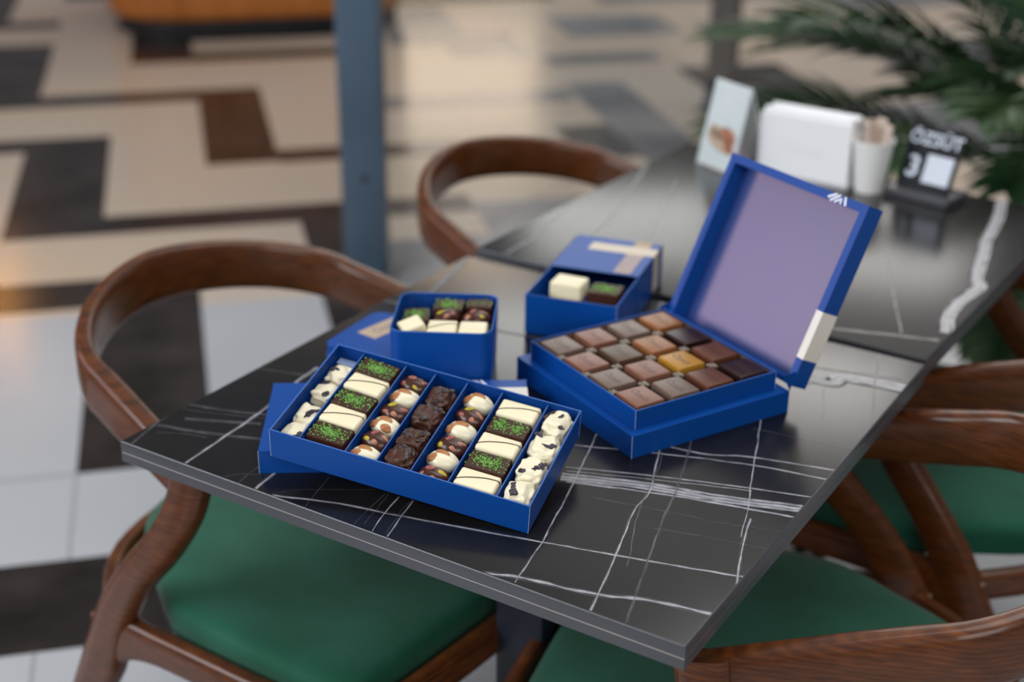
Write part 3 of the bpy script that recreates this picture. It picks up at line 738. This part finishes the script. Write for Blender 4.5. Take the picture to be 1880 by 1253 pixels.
# --- small sliding box behind
sm_loc = Vector((.2221, .5031, .7502)); sy = R(12.5)
sb = thing('sliding_box', 'small blue sliding gift box pulled open behind the round-cornered tub', 'gift box', sm_loc, sy)
bm = bmesh.new(); open_tray(bm, .1240, .225, .0545, .0016, .014); dr = obj('drawer', bm, BM, sb, smooth=False); dr.location = (.001, 0, .0008)
bm = bmesh.new(); t = .0012; L, H, y0, y1 = .1262, .0575, .108, .237
box(bm, 0, L, y0, y1, 0, t*.5); box(bm, 0, L, y0, y1, H-t, H); box(bm, 0, t*.7, y0, y1, 0, H); box(bm, L-t*.7, L, y0, y1, 0, H)
for f in bm.faces:
    if abs(f.calc_center_median().y - y0) < 1e-5: f.material_index = 2
slv = obj('sleeve', bm, BM, sb, smooth=False)
bm = bmesh.new(); box(bm, .030, L+.0004, .186, .215, H, H+.0004); box(bm, L, L+.0005, .186, .215, .004, H+.0004)
s = obj('cream_ribbon_label', bm, M['cream'], sb, smooth=False); s['label'] = 'cream paper band'
bm = bmesh.new(); box(bm, .088, .112, .112, .186, H, H+.0003, 0); box(bm, .088, .112, .215, .2365, H, H+.0003, 0)
for k in range(7):
    y = .116 + k*.0095
    for sx in (0, 1):
        xa, xb = (.090, .0995) if sx == 0 else (.1005, .110)
        va = [bm.verts.new(p) for p in ((xa, y + (0 if sx == 0 else .006), H+.0005), (xb, y + (.006 if sx == 0 else 0), H+.0005), (xb, y + (.009 if sx == 0 else .003), H+.0005), (xa, y + (.003 if sx == 0 else .009), H+.0005))]
        bm.faces.new(va).material_index = 1
s = obj('striped_label', bm, [M['kraft'], M['print_lilac']], sb, smooth=False); s['label'] = 'beige band printed with slanted stripes'
SBM = Matrix.LocRotScale(sm_loc, __import__('mathutils').Euler((0, 0, sy)), None)
o = white_square(.046, .036, .024, 91, 0); put(o, .042, .050, .0150, .05, 'white chocolate block, lower left one in the small sliding box', 'chocolate', None, SBM)
o = white_square(.046, .036, .022, 92, 0); put(o, .044, .056, .0392, -.06, 'white chocolate block stacked on top in the small sliding box', 'chocolate', None, SBM)
o = dark_square(.044, .038, .040, 93, n=200); put(o, .0945, .056, .0150, .02, 'dark chocolate block with green crumbs in the small sliding box', 'chocolate', None, SBM)

# --- round-cornered tub and its lid
ty = R(28.5); tl = Vector((.2110, .3375, .7502)); TH_ = .086
tin = thing('chocolate_tub', 'deep blue round-cornered open tub packed with mixed chocolates', 'tub', tl, ty)
bm = bmesh.new(); OL = rrect(.122, .122, .016); IL = rrect(.1185, .1185, .0145)
def ring(outl, z, k=1): return [bm.verts.new((x*k, y*k, z)) for x, y in outl]
r0, r1, r1b, r2, r2b, r3 = ring(OL, 0, .965), ring(OL, TH_-.001), ring(OL, TH_, .996), ring(IL, TH_, 1.004), ring(IL, TH_-.001), ring(IL, .032, .98)
for a, b, mi in ((r0, r1, 0), (r1, r1b, 2), (r1b, r2, 2), (r2, r2b, 2), (r2b, r3, 1)):
    for k in range(len(a)): bm.faces.new((a[k], a[(k+1) % len(a)], b[(k+1) % len(a)], b[k])).material_index = mi
bm.faces.new(r0).material_index = 0; bm.faces.new(r3).material_index = 1
obj('tub_body', bm, BM, tin)
TNM = Matrix.LocRotScale(tl, __import__('mathutils').Euler((0, 0, ty)), None)
G = 'chocolates in the blue tub'
zf = .0325
for nm, x, y in (('left', -.036, -.006), ('left', -.034, .036), ('middle', .0, .036)):
    pass
o = dark_square(.034, .040, .036, 101, n=150); put(o, -.037, .014, zf+.008, .1, 'green-crumbed dark chocolate at the left side of the blue tub', 'chocolate', G, TNM)
o = dark_square(.038, .036, .050, 102, n=150); put(o, .001, .034, zf, -.05, 'green-crumbed dark chocolate at the back centre of the blue tub', 'chocolate', G, TNM)
o = dark_square(.034, .028, .050, 103, n=30); put(o, .038, .041, zf, .02, 'nearly plain dark chocolate block in the back right corner of the blue tub', 'chocolate', G, TNM)
o = dark_square(.036, .028, .036, 104, n=20); put(o, .003, -.002, zf, 0, 'plain dark block under the nut ovals, middle of the blue tub', 'chocolate', G, TNM)
o = dark_square(.034, .028, .036, 105, n=20); put(o, .040, -.001, zf, 0, 'plain dark block under the nut ovals, right side of the blue tub', 'chocolate', G, TNM)
o = oval(False, 106); put(o, .002, .000, zf+.0375, .9, 'oval dark chocolate with nuts in the centre of the blue tub', 'chocolate', G, TNM)
o = oval(False, 107); put(o, .038, .000, zf+.0375, .2, 'oval dark chocolate with nuts at the right of the blue tub', 'chocolate', G, TNM)
o = dark_square(.032, .030, .036, 108, n=20); put(o, -.035, -.036, zf, .05, 'dark chocolate under the tilted white piece in the blue tub', 'chocolate', G, TNM)
o = white_square(.030, .026, .014, 109, 0); put(o, -.036, -.030, zf+.0395, .5, 'small tilted white chocolate at the front left of the blue tub', 'chocolate', G, TNM, tilt=(.15, -.25))
o = white_square(.037, .038, .0515, 110, 1); put(o, .0000, -.0365, zf, 0, 'white chocolate with thin stripe at the front middle of the blue tub', 'chocolate', G, TNM)
o = white_square(.035, .037, .0515, 111, 0); put(o, .0370, -.0365, zf, 0, 'plain white chocolate at the front right of the blue tub', 'chocolate', G, TNM)

tb = thing('tub_lid', 'flat blue square lid with beige label lying left of the tub', 'tub lid', (.0985, .3640, .7502), R(4))
bm = bmesh.new(); prism(bm, rrect(.108, .126, .016), .005, .018, 0); obj('lid_plate', bm, BM, tb)
bm = bmesh.new(); prism(bm, rrect(.110, .128, .017), 0, .005, 0); obj('rolled_rim', bm, M['steel_blue'] if 0 else M['blue_edge'], tb)
bm = bmesh.new(); box(bm, -.016, .016, -.036, .036, 0, .0003); bmesh.ops.transform(bm, matrix=Matrix.Translation((-.013, .022, .018)) @ Matrix.Rotation(R(-12), 4, 'Z'), verts=bm.verts)
lb = obj('paper_label', bm, M['kraft'], tb, smooth=False); lb['label'] = 'beige paper label'
b2 = text_bm('Özsüt', .018, .0001); bmesh.ops.transform(b2, matrix=Matrix.Translation((-.013, .022, .0184)) @ Matrix.Rotation(R(-12+90), 4, 'Z'), verts=b2.verts)
obj('label_print', b2, M['print_grey'], lb, smooth=False)

# ---------------------------------------------------------------- things on the far table (top at z = .753)
ZT = .7532
# tent card with a pastry picture
mc = thing('menu_card', 'pale upright table card with pastry picture, at left of the napkins', 'menu card', (.086, 1.322, ZT), R(-27))
bm = bmesh.new()
def leaf(bm, x0, x1, yb, yt, h, th, mi, sh=.0):
    P = [(x0, yb, 0), (x1, yb, 0), (x1+sh, yt, h), (x0+sh, yt, h)]
    a = [bm.verts.new(p) for p in P]; b = [bm.verts.new((p[0], p[1]+th, p[2])) for p in P]
    for k in range(4): bm.faces.new((a[k], a[(k+1) % 4], b[(k+1) % 4], b[k])).material_index = mi
    bm.faces.new(a).material_index = mi; bm.faces.new(b[::-1]).material_index = mi
leaf(bm, 0, .098, 0, .034, .150, .0012, 0)
leaf(bm, 0, .098, .080, .036, .150, .0012, 1)
obj('folded_card', bm, [M['card_face'], M['white_paper']], mc, smooth=False)
bm = bmesh.new()
for cx_, cz, r1, r2, mi in ((.046, .050, .034, .017, 0), (.066, .062, .022, .013, 1), (.034, .062, .022, .012, 0), (.074, .044, .014, .012, 1)):
    vs = []
    for k in range(20):
        a = 2*math.pi*k/20; x = cx_ + r1*math.cos(a); z = cz + r2*math.sin(a) + .2*(x-cx_)*-1
        vs.append(bm.verts.new((x, .034/.150*z - .0006 - .0001*mi, z)))
    bm.faces.new(vs).material_index = mi
box(bm, .014, .092, -.0003, .0002, .001, .002, 1)
obj('pastry_picture', bm, [M['kraft'], M['hazel']], mc, smooth=False)
# napkin holder
nh = thing('napkin_holder', 'white napkin dispenser full of folded white napkins', 'napkin holder', (.201, 1.326, ZT), R(-4))
bm = bmesh.new(); box(bm, 0, .170, 0, .055, 0, .006); box(bm, 0, .170, 0, .003, 0, .112); box(bm, 0, .170, .052, .055, 0, .112); obj('holder_body', bm, M['white_paper'], nh, smooth=False)
bm = bmesh.new()
for k in range(14):
    x0 = .003 + random.uniform(0, .003); box(bm, x0, .166 + random.uniform(0, .003), .0042+.0034*k, .0068+.0034*k, .006, .118 + random.uniform(-.002, .003))
obj('napkins', bm, M['white_paper'], nh, smooth=False)['kind'] = 'stuff'
b2 = text_bm('Özsüt', .03, .0001); bmesh.ops.transform(b2, matrix=Matrix.Translation((.085, -.0004, .055)) @ Matrix.Rotation(R(90), 4, 'X'), verts=b2.verts)
obj('faint_print', b2, M['cup'], nh, smooth=False)
# paper cup with sachets
cp = thing('paper_cup', 'white paper cup filled with beige sachets', 'cup', (.403, 1.335, ZT))
bm = bmesh.new(); lathe(bm, [(.0235, 0), (.0240, .002), (.0345, .088), (.0360, .089), (.0355, .091), (.0335, .0905), (.0232, .006)], 48)
obj('cup_body', bm, M['cup'], cp)
rnd = random.Random(4)
s0 = None
for k in range(6):
    a = k*1.05; r_ = .011
    if s0 is None:
        bm = bmesh.new(); box(bm, -.0085, .0085, -.0016, .0016, 0, .112); bevelled(bm, .001, 2)
        s_ = s0 = obj('sugar_sachet', bm, M['sachet'])
    else: s_ = s0.copy(); C.objects.link(s_)
    s_.location = (.403 + r_*math.cos(a)*.6, 1.335 + r_*math.sin(a)*.6, ZT + .0075); s_.rotation_euler = (-.16*math.sin(a), .16*math.cos(a), 0); s_.rotation_euler.z = a + rnd.uniform(-.3, .3); s_.location.z += rnd.uniform(0, .012)
    tag(s_, 'beige paper sachet standing in the white cup', 'sachet', 'sachets in the paper cup')
# black table sign with the number 3
ts = thing('table_sign', 'black slanted table sign with white lettering and number 3', 'sign', (.444, 1.346, ZT), R(-12))
bm = bmesh.new(); box(bm, -.010, .108, -.016, .055, 0, .014); bevelled(bm, .0015, 2); obj('sign_base', bm, M['sign_base'], ts)
SG = Matrix.Translation((.002, .0, .0135)) @ Matrix.Rotation(R(-22), 4, 'X')
bm = bmesh.new(); box(bm, 0, .096, 0, .006, 0, .110); bevelled(bm, .001, 2); bmesh.ops.transform(bm, matrix=SG, verts=bm.verts)
sp_ = obj('sign_panel', bm, M['sign_black'], ts)
def sgn(name, bm):
    bmesh.ops.transform(bm, matrix=SG @ Matrix.Rotation(R(90), 4, 'X'), verts=bm.verts); return obj(name, bm, M['sign_print'], sp_, smooth=False)
b2 = text_bm('ÖZSÜT', .030, .0003, .0006); bmesh.ops.transform(b2, matrix=Matrix.Translation((.048, .088, .0005)), verts=b2.verts); sgn('shop_lettering', b2)
b2 = text_bm('3', .050, .0003, .001); bmesh.ops.transform(b2, matrix=Matrix.Translation((.021, .038, .0005)), verts=b2.verts); sgn('table_number', b2)
bm = bmesh.new(); box(bm, .042, .090, .016, .064, .0003, .0009); sgn('pale_square', bm)
b2 = text_bm('MASA', .009, .0002, 0); bmesh.ops.transform(b2, matrix=Matrix.Translation((.021, .062, .0005)), verts=b2.verts); b2.free()

# ---------------------------------------------------------------- steel posts and the glass between them
def post(name, loc, rz, wx, wy, label, rivet=None, mt='steel_blue'):
    t_ = thing(name, label, 'post', (*loc, 0), rz)
    obj('post_shaft', rbox(-wx/2, wx/2, -wy/2, wy/2, .0015, 3.2, .003), M[mt], t_)
    obj('foot_plate', rbox(-wx/2-.03, wx/2+.03, -wy/2-.03, wy/2+.03, .0022, .012, .003), M['steel_dark'], t_)
    if rivet:
        bm = bmesh.new(); ellipsoid(bm, (rivet[0], -wy/2, rivet[1]), (.012, .003, .012), None, 0, 3); obj('round_cap', bm, M['steel_dark'], t_)
    return t_
post('steel_post', (-1.255, 2.055), R(24), .118, .07, 'blue-grey square steel post on the marble floor behind the nearest chair', (.01, .30))
post('steel_post', (-1.17, 4.30), R(12), .115, .085, 'dark steel post rising behind the menu card', None, 'steel_slate')
gl = bmesh.new(); A = Vector((-1.235, 2.13, 0)); B = Vector((-1.105, 4.31, 0)); nn = (B-A).cross(Vector((0, 0, 1))).normalized()*.005
vs = [gl.verts.new(p + Vector((0, 0, z))) for p in (A+nn, B+nn, B-nn, A-nn) for z in (.01, 3.1)]
a, b_, c_, d_ = (0, 1), (2, 3), (4, 5), (6, 7)
for p, q_ in ((a, b_), (b_, c_), (c_, d_), (d_, a)): gl.faces.new((vs[p[0]], vs[q_[0]], vs[q_[1]], vs[p[1]]))
gl.faces.new([vs[i] for i in (0, 2, 4, 6)]); gl.faces.new([vs[i] for i in (7, 5, 3, 1)])
o = obj('glass_partition', gl, M['glass'], smooth=False); tag(o, 'clear glass panel standing between the two steel posts', 'glass panel')

# ---------------------------------------------------------------- rounded wooden counter in the hall
ct = thing('round_counter', 'rounded orange wood counter on a black plinth at the back of hall', 'counter', (*fl(.52, 6.2), 0), TH)
def rr(w, h, r): return rrect(w, h, r, 14)
bm = bmesh.new(); r_0 = ring(rr(1.50, 1.1, .34), .07, 1) if 0 else None
prev = None
for k, z in ((.975, .085), (.992, .095), (1.0, .12), (1.0, .90), (.985, .93)):
    rg = [bm.verts.new((x*k, y*k, z)) for x, y in rr(1.50, 1.15, .36)]
    if prev:
        for i in range(len(rg)): bm.faces.new((prev[i], prev[(i+1) % len(rg)], rg[(i+1) % len(rg)], rg[i]))
    else: bm.faces.new(rg)
    prev = rg
bm.faces.new(prev)
obj('counter_body', bm, M['counter_wood'], ct)
bm = bmesh.new(); prism(bm, rr(1.42, 1.07, .32), .007, .085); obj('plinth', bm, M['plinth'], ct)

# pendant lamp whose glow mirrors in the polished floor
pl = thing('pendant_lamp', 'small amber globe pendant lamp hanging above the hall floor', 'lamp', (-5.5, 3.97, 1.8))
bm = bmesh.new(); ellipsoid(bm, (0, 0, 0), (.055, .055, .075), None, 0, 3); obj('lamp_globe', bm, M['amber'], pl)
bm = bmesh.new(); tube(bm, [(0, 0, .07), (0, 0, 1.2)], .004); obj('lamp_cord', bm, M['steel_dark'], pl)

# ---------------------------------------------------------------- palm
pt = thing('potted_palm', 'large potted palm with long feathery fronds behind the far table', 'potted palm', (.62, 2.36, 0))
bm = bmesh.new(); lathe(bm, [(.13, .002), (.16, .03), (.205, .22), (.215, .38), (.225, .39), (.222, .41), (.20, .41), (.195, .36)], 56); obj('pot', bm, M['pot'], pt)
bm = bmesh.new(); lathe(bm, [(.199, .36), (.15, .366), (.05, .372)], 40); obj('soil', bm, M['soil'], pt)
def frond(P, L=.26, n=30, wd=.017, seed=0, start=.30, droop=.5):
    rnd = random.Random(seed); P = catmull(P, 12); N_ = len(P); bm = bmesh.new()
    sweep(bm, P, [.011, .007, .003], [.011, .007, .003], (1, .3, .1), 1, 2, 6)
    for k in range(n):
        t = start + (1-start)*(k+.5)/n; i = t*(N_-1); i0 = int(i); p = P[i0].lerp(P[min(i0+1, N_-1)], i-i0)
        T = (P[min(i0+1, N_-1)] - P[max(i0-1, 0)]).normalized(); sd_ = T.cross(Vector((0, 0, 1)))
        if sd_.length < .1: sd_ = Vector((1, 0, 0))
        sd_.normalize(); upv = sd_.cross(T).normalized()
        e = (t-start)/(1-start); ln = L*(.55 + .9*math.sin(math.pi*min(1, e*.85+.12))*.62)*(1-.45*e**3)*rnd.uniform(.9, 1.1)
        for s in (-1, 1):
            d = (sd_*s*(1-.35*e) + T*(.45+.5*e) + upv*(.22+rnd.uniform(-.08, .08))).normalized()
            q_ = p.copy(); prev = None; wv = d.cross(upv).normalized()
            seg = 6
            for m in range(seg+1):
                f = m/seg; w_ = wd*math.sin(math.pi*(.12+.88*(1-f))**.8)*.5 if f < 1 else .0004
                w_ = wd*.5*(min(1, .35+f*4))*(1-f**2.2) + .0003
                cc = q_; a1 = bm.verts.new(cc - wv*w_ + upv*w_*.35); a2 = bm.verts.new(cc); a3 = bm.verts.new(cc + wv*w_ + upv*w_*.35)
                if prev:
                    bm.faces.new((prev[0], prev[1], a2, a1)).material_index = 0; bm.faces.new((prev[1], prev[2], a3, a2)).material_index = 0
                prev = (a1, a2, a3)
                q_ = q_ + d*(ln/seg); d = (d + Vector((0, 0, -droop*.28))*(f+.3)).normalized()
    return bm
B0 = Vector((0, 0, .36)); o0 = Vector((.62, 2.36, 0))
FR = [ # world waypoints, leaflet length, count
 ([(.60, 2.36, .36), (.50, 2.33, .62), (.32, 2.28, .80), (.10, 2.22, .87), (-.14, 2.15, .86)], .24, 34),
 ([(.58, 2.32, .36), (.47, 2.28, .55), (.30, 2.20, .68), (.12, 2.10, .72), (-.06, 2.0, .66)], .22, 32),
 ([(.62, 2.42, .36), (.50, 2.44, .70), (.35, 2.46, .98), (.15, 2.46, 1.10), (-.12, 2.44, 1.08)], .26, 34),
 ([(.64, 2.36, .36), (.56, 2.28, .66), (.44, 2.18, .86), (.30, 2.08, .96), (.12, 1.95, .98)], .24, 34),
 ([(.66, 2.40, .36), (.64, 2.38, .70), (.56, 2.32, .98), (.44, 2.22, 1.16), (.30, 2.10, 1.22)], .26, 32),
 ([(.68, 2.30, .36), (.70, 2.18, .62), (.70, 2.04, .80), (.66, 1.90, .88), (.60, 1.76, .86)], .20, 30),
 ([(.70, 2.36, .36), (.78, 2.28, .64), (.82, 2.14, .84), (.80, 1.98, .92), (.74, 1.82, .88)], .22, 30),
 ([(.66, 2.30, .36), (.62, 2.18, .56), (.54, 2.06, .68), (.46, 1.94, .72), (.38, 1.82, .68)], .17, 28),
 ([(.72, 2.42, .36), (.82, 2.44, .70), (.86, 2.44, .95), (.84, 2.40, 1.12), (.76, 2.32, 1.2)], .24, 30),
 ([(.60, 2.42, .36), (.46, 2.50, .60), (.26, 2.58, .74), (.02, 2.64, .78), (-.20, 2.68, .70)], .24, 30),
 ([(.70, 2.28, .36), (.76, 2.16, .48), (.80, 2.02, .52), (.82, 1.88, .46), (.83, 1.74, .36)], .16, 26),
 ([(.64, 2.44, .36), (.60, 2.56, .66), (.50, 2.66, .90), (.36, 2.74, 1.05), (.18, 2.80, 1.10)], .26, 32),
 ([(.66, 2.34, .36), (.62, 2.26, .60), (.52, 2.20, .74), (.40, 2.18, .78), (.26, 2.20, .74)], .20, 28),
 ([(.68, 2.36, .36), (.70, 2.30, .62), (.66, 2.22, .80), (.58, 2.12, .88), (.48, 2.00, .86)], .20, 28),
 ([(.72, 2.30, .36), (.86, 2.20, .50), (.98, 2.06, .54), (1.06, 1.90, .46), (1.10, 1.74, .34)], .20, 28),
 ([(.70, 2.32, .36), (.72, 2.20, .42), (.72, 2.06, .42), (.70, 1.94, .34), (.68, 1.84, .24)], .15, 26),
]
FR += [([(.60, 2.30, .37), (.70, 2.22, .47), (.68, 2.12, .46), (.64, 2.02, .36), (.62, 1.95, .22)], .13, 24),
 ([(.58, 2.34, .37), (.66, 2.30, .44), (.60, 2.26, .40), (.58, 2.20, .28), (.57, 2.16, .14)], .12, 22),
 ([(.62, 2.30, .36), (.70, 2.20, .60), (.72, 2.06, .74), (.70, 1.92, .76), (.66, 1.80, .70)], .17, 28)]
def lean(P):
    return [Vector((x - (0, .07, .12, .13, .12)[i], y, .36 + (z-.36)*.86)) for i, (x, y, z) in enumerate(P)]
for k, (P, L, n) in enumerate(FR):
    bm = frond([p - o0 for p in lean(P)], L*1.1, n, .025, k)
    obj('frond', bm, [M['leaf'], M['rachis']], pt, smooth=False)
